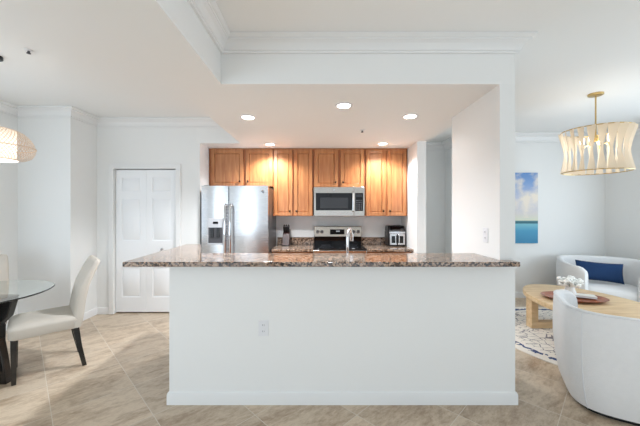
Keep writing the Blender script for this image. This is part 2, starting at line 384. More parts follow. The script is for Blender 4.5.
bb('right', [(1.466, 4.14), (1.466, 5.75), (2.40, 5.75), (2.40, 5.05), (4.80, 5.05), (4.80, -2.59)], -1, 'white baseboard of the sitting area')

# casing and bifold door
CS = MB(); cw = 0.066
CS.box(DX0-cw, DX0+0.004, 4.228, 4.25, 0, DZ+cw).box(DX1-0.004, DX1+cw, 4.228, 4.25, 0, DZ+cw).box(DX0, DX1, 4.228, 4.25, DZ-0.004, DZ+cw)
struct(CS.build('trim_4', TRIM, bevel=0.006), 'white casing around the bifold door', 'trim')
d1 = thing('door_1', 'closed white six-panel bifold closet door', 'door', ((DX0+DX1)/2, 4.285, 0)); d1['kind'] = 'structure'
def leaf(x0, x1):
    m = MB(); z0, z1 = 0.02, DZ-0.012; st = 0.085
    rows = [(0.23, 0.655), (1.035, 1.64), (1.73, 1.94)]
    m.box(x0, x1, 0.012, 0.034, z0, z1)
    m.box(x0, x0+st, 0, 0.013, z0, z1).box(x1-st, x1, 0, 0.013, z0, z1)
    zz = [z0] + [v for r in rows for v in r] + [z1]
    for k in range(0, len(zz), 2): m.box(x0+st, x1-st, 0, 0.013, zz[k], zz[k+1])
    for a, b in rows:
        q = 0.016
        m.hexa([(x0+st+q, 0.012, a+q), (x1-st-q, 0.012, a+q), (x1-st-q, 0.012, b-q), (x0+st+q, 0.012, b-q),
                (x0+st+q+.014, 0.003, a+q+.014), (x1-st-q-.014, 0.003, a+q+.014), (x1-st-q-.014, 0.003, b-q-.014), (x0+st+q+.014, 0.003, b-q-.014)])
    return m
hw = (DX1-DX0)/2
lf = leaf(-hw+0.006, -0.0008).build('leaf', DOORP, d1); rt = leaf(0.0008, hw-0.006).build('leaf', DOORP, d1)
kx = 0.232
kn = MB().tube([(kx, 0, 0.915), (kx, -0.02, 0.915)], 0.008).ball((kx, -0.03, 0.915), 0.016).build('knob', STEEL_D, rt); kn['label'] = 'small grey metal knob'

# ------------------------------------------------------------------ bar counter
cap = [(-1.435, 2.175), (1.455, 2.175), (1.455, YB-0.002), (1.358, YB-0.002), (1.358, 2.64), (-1.045, 2.64), (-1.335, 3.36), (-1.495, 3.36)]
tag(MB().prism(cap, 1.054, 1.09).build('bar_countertop', GRAN, bevel=0.006), 'long speckled granite bar top on the white half wall', 'countertop')

# sink run on the kitchen side of the bar
t = thing('sink_cabinet', 'maple base cabinet behind the bar holding the sink counter', 'cabinet', (0.2, 2.43, 0))
bx(-1.1, 1.15, 0.005, 0.56, 0.1, 0.87).build('body', MAPLE_D, t); bx(-1.1, 1.15, 0.01, 0.5, 0, 0.1).build('toe_kick', BLACK, t)
for k in range(4):
    x = -1.08+k*0.56
    d = bx(x, x+0.54, 0.561, 0.58, 0.13, 0.85).build('door', MAPLE, t, bevel=0.003)
    MB().ball((x+(0.5 if k % 2 == 0 else 0.04), 0.59, 0.78), 0.012).build('knob', BRONZE, d)
tag(bx(-0.93, 1.355, 2.425, 3.03, 0.871, 0.91).build('sink_countertop', GRAN, bevel=0.004), 'lower granite counter behind the bar, under the faucet', 'countertop')
t = thing('faucet', 'tall chrome gooseneck faucet standing behind the bar', 'faucet', (0.262, 2.86, 0.91))
MB().lathe([(0.0, 0), (0.03, 0), (0.03, 0.01), (0.022, 0.02), (0.02, 0.06), (0.0, 0.061)]).build('base', CHROME, t)
neck = [(0, 0, 0.05), (0, 0, 0.2), (0, 0, 0.29)] + [(0.027-0.027*math.cos(a), 0.075-0.075*math.cos(a), 0.29+0.085*math.sin(a)) for a in [PI*k/10 for k in range(1, 9)]]
MB().tube(neck, 0.0135, 12).build('neck', CHROME, t)
e = Vector(neck[-1])
MB().tube([e, e+Vector((0.004, 0.012, -0.03)), e+Vector((0.006, 0.016, -0.09))], [0.014, 0.021, 0.019], 12).build('spray_head', CHROME, t)
MB().tube([(0.01, 0, 0.08), (0.05, 0, 0.1), (0.085, 0, 0.14)], [0.01, 0.008, 0.006]).build('handle', CHROME, t)

# ------------------------------------------------------------------ kitchen wall run
def cab_door(x0, x1, z0, z1, y, knob=None, st=0.055):
    """frame-and-panel door: front face at y, returns (door mesh, knob mesh)"""
    m = MB(); m.box(x0, x0+st, y, y+0.02, z0, z1).box(x1-st, x1, y, y+0.02, z0, z1)
    m.box(x0+st, x1-st, y, y+0.02, z0, z0+st).box(x0+st, x1-st, y, y+0.02, z1-st, z1)
    q = 0.008
    m.hexa([(x0+st-.001, y+0.019, z0+st-.001), (x1-st+.001, y+0.019, z0+st-.001), (x1-st+.001, y+0.019, z1-st+.001), (x0+st-.001, y+0.019, z1-st+.001),
            (x0+st+q, y+0.0095, z0+st+q), (x1-st-q, y+0.0095, z0+st+q), (x1-st-q, y+0.0095, z1-st-q), (x0+st+q, y+0.0095, z1-st-q)])
    return m
def knob_at(x, y, z): return MB().tube([(x, y+0.002, z), (x, y-0.014, z)], 0.006, 8).ball((x, y-0.02, z), 0.015, 10, 8, (1, .7, 1))

def wall_cabinet(label, X0, X1, Z0, doors, knobs, depth=0.36):
    t = thing('wall_cabinet', label, 'cabinet', ((X0+X1)/2, 4.945, Z0), 0, 'maple wall cabinets'); cx = (X0+X1)/2; h = HK-0.004-Z0; y = -(4.945-4.57)
    bx(X0-cx+.001, X1-cx-.001, -0.353, 0, 0, h).build('body', MAPLE_D, t)
    bx(X0-cx+.002, X1-cx-.002, y+0.004, y+0.021, h-0.022, h-.001).build('top_rail', MAPLE, t, bevel=0.003)
    for (a, b), k in zip(doors, knobs):
        d = cab_door(a-cx, b-cx, 0.004, h-0.026, y).build('door', MAPLE, t, bevel=0.0025)
        kb = knob_at(k-cx, y, 0.075).build('knob', BRONZE, d); kb['label'] = 'dark bronze knob'
    return t
X = lambda px: (px-320)/65.6
wall_cabinet('maple wall cabinet with two doors directly above the refrigerator', -1.698, -0.717, 1.835, [(X(211), X(243.3)), (X(245.7), X(272.6))], [X(239.8), X(248)])
wall_cabinet('tall maple wall cabinet between refrigerator and microwave', -0.714, -0.108, 1.384, [(X(274), X(292.4)), (X(294), X(312.4))], [X(290), X(296.6)])
wall_cabinet('short maple wall cabinet above the microwave', -0.106, 0.685, 1.822, [(X(314.4), X(338)), (X(340.6), X(364.2))], [X(335.6), X(343)])
wall_cabinet('tall maple wall cabinet right of the microwave above the air fryer', 0.688, 1.336, 1.384, [(X(366.2), X(385.6)), (X(387.4), X(406.4))], [X(383.3), X(389.8)])

# refrigerator
t = thing('refrigerator', 'stainless side-by-side refrigerator with ice and water dispenser', 'refrigerator', (-1.171, 4.11, 0))
bx(-0.455, 0.455, 0.085, 0.80, 0.02, 1.79).build('body', STEEL_D, t, bevel=0.004)
for x in (-0.43, 0.36): bx(x, x+0.07, 0.02, 0.16, 1.791, 1.812).build('hinge_cover', SLOT, t, bevel=0.004)
bx(-0.44, 0.44, 0.074, 0.086, 0.07, 1.79).build('door_gap_shade', BLACK, t)  # black sheet behind both doors, stands in for shade in their gap
def fdoor(x0, x1):
    loops = []
    n = 10
    sec = [(x0, 0.075)] + [(x0+(x1-x0)*k/n, 0.012-0.016*math.sin(PI*k/n)) for k in range(n+1)] + [(x1, 0.075)]
    return MB().prism(sec, 0.06, 1.805)
fz = fdoor(-0.457, -0.088)
fzd = fz.build('freezer_door', STEEL, t, ang=20)
rfd = fdoor(-0.076, 0.457).build('refrigerator_door', STEEL, t, ang=20)
for x, d in ((-0.115, fzd), (-0.045, rfd)):
    h = MB().tube([(x, 0.0, 1.55), (x, -0.045, 1.53), (x, -0.062, 1.47), (x, -0.066, 1.1), (x, -0.062, 0.66), (x, -0.045, 0.60), (x, 0.0, 0.58)], 0.016, 10)
    hh = h.build('handle', CHROME, d); hh['label'] = 'long vertical bar handle'
dp = bx(-0.366, -0.146, -0.016, 0.02, 1.0, 1.36).build('dispenser', GREYP, fzd, bevel=0.006)
dpp = MB().box(-0.352, -0.160, -0.0185, -0.0155, 1.02, 1.235)
dpp.build('dispenser_recess', SLOT, fzd)
dq = MB().box(-0.315, -0.275, -0.036, -0.0185, 1.10, 1.235).box(-0.235, -0.195, -0.036, -0.0185, 1.10, 1.235)
dq.build('dispenser_lever', BLACK, fzd, bevel=0.004)
bx(-0.29, -0.22, -0.0195, -0.0155, 1.285, 1.315).build('dispenser_display', BLACKG, fzd)
tb = bx(-0.352, -0.160, -0.034, -0.0155, 1.005, 1.022).build('drip_tray', GREYP, fzd, bevel=0.003)
bg = MB()
bg.tube([(0.385, 0.0, 1.724), (0.385, -0.008, 1.724)], 0.02, 24)
bo = bg.build('badge', SLOT, rfd); bo['label'] = 'small round grey maker badge'
rg = MB().tube([(0.385+0.017*math.cos(a), -0.009, 1.724+0.017*math.sin(a)) for a in [2*PI*k/20 for k in range(21)]], 0.0018, 6)
for sx in (-1, 1):   # two curled strokes of the monogram
    rg.tube([(0.385+sx*0.006+0.005*math.cos(a), -0.009, 1.724+0.007*math.sin(a)) for a in [PI*0.3+PI*1.5*k/8 for k in range(9)]], 0.0013, 5)
rg.build('badge_monogram', CHROME, rfd)

# microwave
t = thing('microwave', 'stainless over-the-range microwave with dark window', 'microwave', (0.287, 4.94, 1.385))
bx(-0.379, 0.379, -0.42, 0, 0.012, 0.434).build('body', STEEL_D, t)
bx(-0.376, 0.376, -0.40, -0.02, 0, 0.012).build('underside_vent', BLACK, t)
md = bx(-0.379, 0.221, -0.452, -0.421, 0.0, 0.434).build('door', STEEL_W, t, bevel=0.004)
bx(-0.350, 0.195, -0.4545, -0.4515, 0.085, 0.345).build('door_glass', BLACKG, md)
bx(-0.285, 0.135, -0.4565, -0.4543, 0.115, 0.275).build('window_screen', SMOKE, md)
MB().tube([(0.205, -0.45, 0.36), (0.205, -0.485, 0.345), (0.205, -0.49, 0.215), (0.205, -0.485, 0.085), (0.205, -0.45, 0.07)], 0.013, 10).build('handle', CHROME, md)
cp = bx(0.223, 0.379, -0.452, -0.421, 0.0, 0.434).build('control_panel', STEEL_W, t, bevel=0.004)
bx(0.238, 0.358, -0.4545, -0.4515, 0.075, 0.345).build('keypad', BLACKG, cp)
kb = MB()
for r in range(5):
    for c in range(3): kb.box(0.254+c*0.034, 0.276+c*0.034, -0.4558, -0.4543, 0.095+r*0.032, 0.113+r*0.032)
kb.build('keys', SLOT, cp)
bx(0.256, 0.34, -0.4558, -0.4543, 0.285, 0.325).build('clock_display', SMOKE, cp)
lg = MB().tube([(-0.08, -0.452, 0.39), (-0.08, -0.455, 0.39)], 0.012, 20).build('badge', GREYP, md)

# range
t = thing('range', 'freestanding electric range with black glass top and stainless backguard', 'stove', (0.287, 4.93, 0))
bx(-0.378, 0.378, -0.62, 0, 0.0, 0.905).build('body', STEEL_D, t)
ck = bx(-0.38, 0.38, -0.66, -0.06, 0.906, 0.925).build('cooktop', BLACKG, t, bevel=0.005)
for x, y, r in ((-0.19, -0.5, .1), (0.19, -0.5, .085), (-0.19, -0.22, .075), (0.19, -0.22, .1)):
    MB().tube([(x+r*math.cos(a), y+r*math.sin(a), 0.9255) for a in [2*PI*k/32 for k in range(33)]], 0.0012, 4).build('burner_ring', SLOT, ck)
bx(-0.38, 0.38, -0.085, -0.002, 0.906, 1.055).build('riser', BLACKG, t, bevel=0.004)
g = MB().hexa([(-0.38, -0.125, 1.045), (0.38, -0.125, 1.045), (0.38, 0, 1.045), (-0.38, 0, 1.045), (-0.38, -0.095, 1.215), (0.38, -0.095, 1.215), (0.38, 0, 1.215), (-0.38, 0, 1.215)])
bgd = g.build('backguard', STEEL_W, t, bevel=0.008)
bx(-0.125, 0.105, -0.119, -0.08, 1.085, 1.165).build('display', BLACKG, bgd, bevel=0.003)
bx(-0.03, 0.03, -0.121, -0.118, 1.125, 1.145).build('clock_digits', GREYP, bgd)
for x in (-0.325, -0.255, 0.255, 0.325):
    MB().tube([(x, -0.105, 1.128), (x, -0.132, 1.126), (x, -0.142, 1.125)], [0.026, 0.026, 0.02], 20).build('knob', STEEL_D, bgd)
od = bx(-0.378, 0.378, -0.655, -0.621, 0.24, 0.895).build('oven_door', STEEL_W, t, bevel=0.005)
bx(-0.27, 0.27, -0.6575, -0.654, 0.38, 0.70).build('oven_window', BLACKG, od)
MB().tube([(-0.33, -0.655, 0.81), (-0.33, -0.7, 0.81), (0.33, -0.7, 0.81), (0.33, -0.655, 0.81)], 0.012, 10).build('handle', CHROME, od)
bx(-0.378, 0.378, -0.65, -0.621, 0.06, 0.225).build('storage_drawer', STEEL_W, t, bevel=0.005)

# base cabinets and counters left and right of the range
def base_cab(label, X0, X1):
    cx = (X0+X1)/2; t = thing('base_cabinet', label, 'cabinet', (cx, 4.94, 0)); a, b = X0-cx, X1-cx
    bx(a, b, -0.58, 0, 0.1, 0.874).build('body', MAPLE_D, t); bx(a, b, -0.52, 0, 0, 0.1).build('toe_kick', BLACK, t)
    n = 2; wd_ = (b-a)/n
    for k in range(n):
        x0, x1 = a+k*wd_+.008, a+(k+1)*wd_-.008
        dr = cab_door(x0, x1, 0.715, 0.86, -0.6, st=0.03).build('drawer', MAPLE, t, bevel=0.002)
        knob_at((x0+x1)/2, -0.6, 0.785).build('knob', BRONZE, dr)
        do = cab_door(x0, x1, 0.12, 0.705, -0.6).build('door', MAPLE, t, bevel=0.002)
        knob_at(x1-0.03 if k == 0 else x0+0.03, -0.6, 0.66).build('knob', BRONZE, do)
base_cab('maple base cabinet between refrigerator and range', -0.70, -0.100)
base_cab('maple base cabinet right of the range', 0.674, 1.335)
def counter(label, X0, X1):
    o = tag(bx(X0, X1, 4.29, 4.945, 0.876, 0.915).build('countertop', GRAN, bevel=0.006), label, 'countertop')
    bx(X0, X1, 4.922, 4.946, 0.9155, 1.03).build('backsplash', GRAN, o, bevel=0.003)
counter('short brown granite counter between refrigerator and range', -0.70, -0.098)
counter('short brown granite counter right of the range, under the air fryer', 0.672, 1.338)

# knife block and its knives
t = thing('knife_block', 'dark wooden knife block on the counter beside the refrigerator', 'knife block', (-0.535, 4.77, 0.9165))
MB().hexa([(-0.058, -0.09, 0.0), (0.058, -0.09, 0.0), (0.058, 0.09, 0.0), (-0.058, 0.09, 0.0), (-0.052, -0.03, 0.19), (0.052, -0.03, 0.19), (0.052, 0.12, 0.25), (-0.052, 0.12, 0.25)]).build('block', DARKW, t, bevel=0.005)
bx(-0.06, 0.06, -0.095, 0.09, -0.0, 0.012).build('foot', BLACK, t, bevel=0.003)
kp = None
for r in range(2):
    for c in range(3):
        x = -0.535-0.034+c*0.034; y = 4.77+0.0+r*0.055; z = 0.915+0.204+r*0.022
        if kp is None:
            kp = thing('kitchen_knife', 'black handled kitchen knife slotted in the dark wooden block', 'knife', (x, y, z), 0, 'knives in the knife block')
            MB().tube([(0, 0, 0.002), (0, -0.022, 0.05), (0, -0.04, 0.095)], [0.012, 0.0135, 0.014], 8).build('handle', BLACK, kp)
            MB().ball((0, -0.042, 0.098), 0.0095, 8, 6).build('rivet_cap', CHROME, kp)
        else: dup(kp, (x, y, z))

# air fryer
t = thing('air_fryer', 'black double-basket air fryer with silver fronts on the right counter', 'air fryer', (1.19, 4.62, 0.9165))
MB().hexa([(-0.137, 0.0, 0.008), (0.137, 0.0, 0.008), (0.137, 0.28, 0.008), (-0.137, 0.28, 0.008), (-0.137, 0.0, 0.225), (0.137, 0.0, 0.225), (0.137, 0.28, 0.225), (-0.137, 0.28, 0.225)]).build('body', BLACK, t, bevel=0.012)
MB().hexa([(-0.136, 0.002, 0.223), (0.136, 0.002, 0.223), (0.136, 0.278, 0.223), (-0.136, 0.278, 0.223), (-0.125, 0.075, 0.315), (0.125, 0.075, 0.315), (0.125, 0.26, 0.315), (-0.125, 0.26, 0.315)]).build('control_hood', BLACK, t, bevel=0.01)
MB().hexa([(-0.1, 0.008, 0.236), (0.1, 0.008, 0.236), (0.1, 0.02, 0.236), (-0.1, 0.02, 0.236), (-0.095, 0.056, 0.298), (0.095, 0.056, 0.298), (0.095, 0.07, 0.298), (-0.095, 0.07, 0.298)]).build('touch_panel', BLACKG, t)
bx(-0.122, 0.122, -0.006, 0.002, 0.196, 0.226).build('trim_band', STEEL, t)
for s in (-1, 1):
    x = s*0.062
    b = bx(x-0.056, x+0.056, -0.012, 0.001, 0.02, 0.19).build('basket', STEEL, t, bevel=0.005)
    bx(x-0.028, x+0.028, -0.0145, -0.0115, 0.05, 0.16).build('window', BLACKG, b)
    bx(x-s*0.05-0.005, x-s*0.05+0.005, -0.035, -0.011, 0.05, 0.17).build('handle', BLACK, b, bevel=0.003)
for x in (-0.11, 0.11):
    for y in (0.03, 0.25): MB().tube([(x, y, 0), (x, y, 0.012)], 0.012).build('foot', BLACK, t)

# outlets
def outlet(label, loc, rz):
    t = thing('wall_outlet', label, 'outlet', loc, rz)
    p = bx(-0.038, 0.038, -0.006, -0.0005, -0.06, 0.06).build('cover_plate', WHITEP, t, bevel=0.003)
    for z in (-0.024, 0.024):
        s_ = MB().box(-0.016, 0.016, -0.0085, -0.0055, z-0.016, z+0.016).build('socket', WHITEP, t, bevel=0.002)
        q = MB()
        for x in (-0.006, 0.006): q.box(x-.0012, x+.0012, -0.0092, -0.0083, z-0.004, z+0.007)
        q.build('slots', SLOT, s_)
outlet('white wall outlet low on the front of the bar wall', (-0.427, YB, 0.575), 0)
outlet('white wall outlet on the inner face of the pier above the bar top', (1.36, 2.46, 1.263), -PI/2)
outlet('white wall outlet on the kitchen wall beside the knife block', (-0.665, 4.95, 1.13), 0)

# recessed downlights
proto = None
spots = [(-0.735, 3.06, 'recessed ceiling light in the kitchen, front left one'), (0.217, 2.72, 'recessed ceiling light in the kitchen, front one nearest the middle'), (0.91, 3.03, 'recessed ceiling light in the kitchen, front right one near the pier'),
         (-0.716, 4.30, 'recessed ceiling light close in front of the cabinets near the refrigerator'), (0.89, 4.26, 'recessed ceiling light close in front of the tall cabinet right of the microwave')]
for i, (x, y, lab) in enumerate(spots):
    if proto is None:
        proto = thing('recessed_light', lab, 'ceiling light', (x, y, HK), 0, 'recessed lights in the kitchen ceiling')
        MB().rings([[(r*math.cos(2*PI*k/32), r*math.sin(2*PI*k/32), z) for k in range(32)] for r, z in ((0.057, -0.001), (0.08, -0.001), (0.08, -0.004), (0.061, -0.01), (0.057, -0.001))], cap=False).build('trim_ring', WHITEP, proto)
        MB().lathe([(0, -0.0035), (0.0575, -0.0035), (0.0575, -0.006), (0, -0.006)], seg=32).build('lens', LENS, proto)
    else: dup(proto, (x, y, HK), 0, lab)
    l = bpy.data.lights.new('downlight_glow', 'SPOT'); l.energy = (130, 34, 5, 74, 66)[i]; l.color = (0.91, 0.95, 1.0); l.spot_size = math.radians(145); l.spot_blend = 0.6; l.shadow_soft_size = 0.06
    lo = bpy.data.objects.new('downlight_glow', l); COL.objects.link(lo); lo.location = (x, y, HK-0.03)

# sprinkler heads
def sprinkler(label, x, y, z, r):
    t = thing('sprinkler_head', label, 'sprinkler', (x, y, z))
    MB().lathe([(0, -0.0005), (r, -0.0005), (r*0.95, -0.006), (r*0.4, -0.01), (0, -0.01)], seg=24).build('escutcheon', WHITEP, t)
    MB().lathe([(0, -0.008), (0.008, -0.008), (0.008, -0.024), (0.014, -0.026), (0.014, -0.03), (0, -0.03)], seg=16).build('deflector', SLOT, t)
sprinkler('small fire sprinkler head on the high ceiling near the rattan pendant', -2.35, 2.42, H, 0.028)
sprinkler('small fire sprinkler head on the kitchen ceiling', 0.5, 3.55, HK, 0.035)

# ------------------------------------------------------------------ dining area
TCX, TCY = -3.0, 2.55
t = thing('dining_table', 'round glass dining table on a black pedestal', 'table', (TCX, TCY, 0))
MB().lathe([(0, 0.738), (0.555, 0.738), (0.562, 0.744), (0.555, 0.75), (0, 0.75)], seg=72).build('glass_top', GLASS, t)
def slab(a):
    c, s_ = math.cos(a), math.sin(a); th = 0.03; P = lambda u, v, z: (u*c-v*s_, u*s_+v*c, z)
    prof = [(0.36, 0), (0.33, 0.2), (0.30, 0.36), (0.297, 0.5), (0.37, 0.57), (0.42, 0.735)]
    return MB().rings([[P(0, -th, z), P(w_, -th, z), P(w_, th, z), P(0, th, z)] for w_, z in prof])
for deg in (0, 215, 288): slab(math.radians(deg)).build('pedestal_panel', BLKLEG, t, bevel=0.006)
MB().lathe([(0, 0), (0.07, 0), (0.07, 0.735), (0, 0.735)], seg=24).build('pedestal_post', BLKLEG, t)

def make_chair(label, loc, rz):      # local: faces -Y, width along X
    t = thing('dining_chair', label, 'chair', loc, rz, 'upholstered dining chairs')
    W, D = 0.235, 0.235
    s_ = MB(); loops = []
    def rr(w_, y0, y1, z, n=5, r=0.05):
        pts = []
        for cx, cy, a0 in ((w_-r, y1-r, 0), (-w_+r, y1-r, PI/2), (-w_+r, y0+r, PI), (w_-r, y0+r, 1.5*PI)):
            for k in range(n): pts.append((cx+r*math.cos(a0+PI/2*k/(n-1)), cy+r*math.sin(a0+PI/2*k/(n-1)), z))
        return pts
    for w_, e, z in ((W-.012, .012, .375), (W-.004, .004, .385), (W-.004, .004, .43), (W+.004, -.004, .455), (W, 0, .475), (W-.03, .03, .495), (W-.12, .12, .503)):
        loops.append(rr(w_, -D-0.01+e, D-e, z))
    s_.rings(loops).build('seat', LINEN, t, ang=60)
    b = MB(); loops = []
    for y, z, th, w_ in ((0.205, .378, .07, W-.006), (0.213, .42, .075, W), (0.222, .50, .078, W), (0.238, .62, .075, W), (0.268, .76, .068, W), (0.322, .89, .06, W-.004), (0.358, .962, .052, W-.01), (0.366, .985, .036, W-.02), (0.369, .99, .012, W-.035)):
        rp = rr(w_, y-th/2, y+th/2, z, 4, min(th*0.42, 0.024))
        loops.append(rp)
    b.rings(loops).build('backrest', LINEN, t, ang=60)
    for sx in (-1, 1):
        x = sx*0.195
        MB().rings([[(x+dx*q, -0.205+dy*q, z) for dx, dy in ((-.021, -.021), (.021, -.021), (.021, .021), (-.021, .021))] for q, z in ((.72, 0), (1, .378))]).build('leg', BLKLEG, t, bevel=0.003)
        MB().rings([[(x+dx*q, yy+dy*q, z) for dx, dy in ((-.021, -.024), (.021, -.024), (.021, .024), (-.021, .024))] for q, z, yy in ((.7, 0, .265), (.85, .2, .225), (1, .378, .20))]).build('leg', BLKLEG, t, bevel=0.003)
    return t
ch = make_chair('cream upholstered dining chair in full view with its side turned, right of the glass table', (-2.558, 2.80, 0), math.radians(-46))
dup(ch, (-3.31, 2.86, 0), math.radians(45), 'cream upholstered dining chair at the left edge, behind the glass table')

# rattan pendant
PX, PY = -2.735, 2.51
t = thing('pendant_lamp', 'woven rattan pendant lamp with white drum over the glass table', 'lamp', (PX, PY, H))
MB().lathe([(0, 0), (0.06, 0), (0.06, -0.022), (0.05, -0.028), (0, -0.028)], seg=28).build('canopy', BLACK, t)
MB().tube([(0, 0, -0.02), (0, 0, -0.63)], 0.003, 6).build('cord', BLACK, t)
zb = lambda z: z-H
prof = [(0.10, 2.155), (0.15, 2.146), (0.19, 2.125), (0.225, 2.09), (0.252, 2.045), (0.263, 2.0), (0.257, 1.955), (0.235, 1.918), (0.20, 1.90), (0.155, 1.895)]
def onprof(u):
    q = u*(len(prof)-1); i = min(int(q), len(prof)-2); f = q-i
    return (prof[i][0]*(1-f)+prof[i+1][0]*f, prof[i][1]*(1-f)+prof[i+1][1]*f)
wv = MB(); NS = 62
for sgn in (-1, 1):
    for k in range(NS):
        a0 = 2*PI*k/NS; L_, R_ = [], []
        for j in range(19):
            u = j/18; r, z = onprof(u); r += 0.0012*sgn; a = a0+sgn*u*1.15; hwid = 0.0026
            da = hwid/r
            L_.append((r*math.cos(a-da), r*math.sin(a-da), zb(z))); R_.append((r*math.cos(a+da), r*math.sin(a+da), zb(z)))
        wv.rings([[L_[j], R_[j]] for j in range(19)], close=False, cap=False)
sh = wv.build('woven_shade', RATTAN, t)
rim = MB()
for r, z in (prof[0], prof[-1], (0.2635, 2.0)): rim.tube([(r*math.cos(a), r*math.sin(a), zb(z)) for a in [2*PI*k/48 for k in range(49)]], 0.0045, 6)
rim.build('shade_rim', RATTAN, t)
MB().lathe([(0.14, zb(1.90)), (0.14, zb(2.145))], seg=40, cap=False).build('inner_drum', translucent('drum_fabric', srgb(248, 244, 238), 0.5), t)
MB().lathe([(0, zb(1.888)), (0.15, zb(1.888)), (0.15, zb(1.896)), (0, zb(1.896))], seg=40).build('diffuser', DIFF, t)
MB().ball((0, 0, zb(2.06)), 0.03, 16, 10).build('bulb', BULB, t)
l = bpy.data.lights.new('pendant_glow', 'POINT'); l.energy = 0.7; l.color = (1, .95, .88); l.shadow_soft_size = 0.03
lo = bpy.data.objects.new('pendant_glow', l); COL.objects.link(lo); lo.location = (PX, PY, 2.0)

# ------------------------------------------------------------------ sitting area
RX, RY = 3.12, 3.46
tag(MB().lathe([(0, 0), (RUG_R, 0), (RUG_R+0.004, 0.005), (RUG_R, 0.01), (0, 0.01)], seg=96).build('round_rug', RUGM, loc=(RX, RY, 0.0005)), 'round cream rug with navy border and broken line pattern', 'rug')

# coffee table
t = thing('coffee_table', 'oval light oak coffee table with square sled legs on the rug', 'table', (3.02, 3.30, 0.0115))
def ell(a, b, z, n=64): return [(a*math.cos(2*PI*k/n), b*math.sin(2*PI*k/n), z) for k in range(n)]
MB().rings([ell(0.50, 0.84, 0.375), ell(0.525, 0.865, 0.38), ell(0.53, 0.87, 0.39), ell(0.53, 0.87, 0.425), ell(0.525, 0.865, 0.435), ell(0.51, 0.85, 0.438)]).build('tabletop', OAK, t, ang=50)
for y in (0.45, -0.45):
    lg = MB(); a = 0.41; w_ = 0.085; y0, y1 = y-0.05, y+0.05
    lg.box(-a, -a+w_, y0, y1, 0, 0.376).box(a-w_, a, y0, y1, 0, 0.376).box(-a+w_, a-w_, y0, y1, 0, 0.075).box(-a+w_, a-w_, y0, y1, 0.30, 0.376)
    lg.build('leg', OAK, t, bevel=0.003)

# tray, book and flowers on the table
ZT = 0.0115+0.4385
tr = MB()
for_loops = [[(x*1.0, y, z) for x, y, z in ell(a, b, z)] for a, b, z in ((0.23, 0.14, 0.0), (0.28, 0.18, 0.012), (0.32, 0.215, 0.034), (0.312, 0.208, 0.036), (0.27, 0.17, 0.016), (0.22, 0.13, 0.010))]
tray = tag(tr.rings(for_loops).build('serving_tray', TRAYW, loc=(2.90, 3.43, ZT+0.001), rz=-0.25, ang=50), 'shallow oval brown wooden tray on the oak coffee table', 'tray')
bk = thing('book', 'pale closed book lying in the wooden tray', 'book', (3.04, 3.45, ZT+0.024), -0.5)
bx(-0.10, 0.10, -0.065, 0.065, 0, 0.003).box(-0.10, 0.10, -0.065, 0.065, 0.019, 0.022).box(-0.10, -0.097, -0.065, 0.065, 0.003, 0.019).build('cover', PAPER, bk)
bx(-0.097, 0.096, -0.061, 0.061, 0.003, 0.019).build('pages', WHITEP, bk)
t = thing('flower_vase', 'white vase of white blossoms at the near left end of the wooden tray', 'vase', (2.85, 3.42, ZT+0.018)); t.scale = (1.2, 1.2, 1.2)
MB().lathe([(0, 0), (0.032, 0), (0.045, 0.03), (0.048, 0.06), (0.034, 0.10), (0.03, 0.12), (0.036, 0.13), (0.028, 0.13), (0.0, 0.10)], seg=24).build('vase', CERAM, t, ang=60)
random.seed(3)
for k in range(9):
    a = 2*PI*k/8; r = 0.065 if k < 8 else 0; z = 0.145+0.02*(k % 2) if k < 8 else 0.185
    b = MB()
    for q in range(14):
        p = Vector((random.gauss(0, 1), random.gauss(0, 1), random.gauss(0, 1))).normalized()*0.026
        b.ball((r*math.cos(a)+p.x, r*math.sin(a)+p.y, z+p.z), 0.0155, 6, 5, (1, 1, 0.8))
    b.build('blossom', PETAL, t)
st = MB()
for k in range(8):
    a = 2*PI*k/8; st.tube([(0.008*math.cos(a), 0.008*math.sin(a), 0.09), (0.06*math.cos(a), 0.06*math.sin(a), 0.14)], 0.002, 5)
st.build('stems', mat('stem_green', srgb(120, 140, 96), 0.7), t)

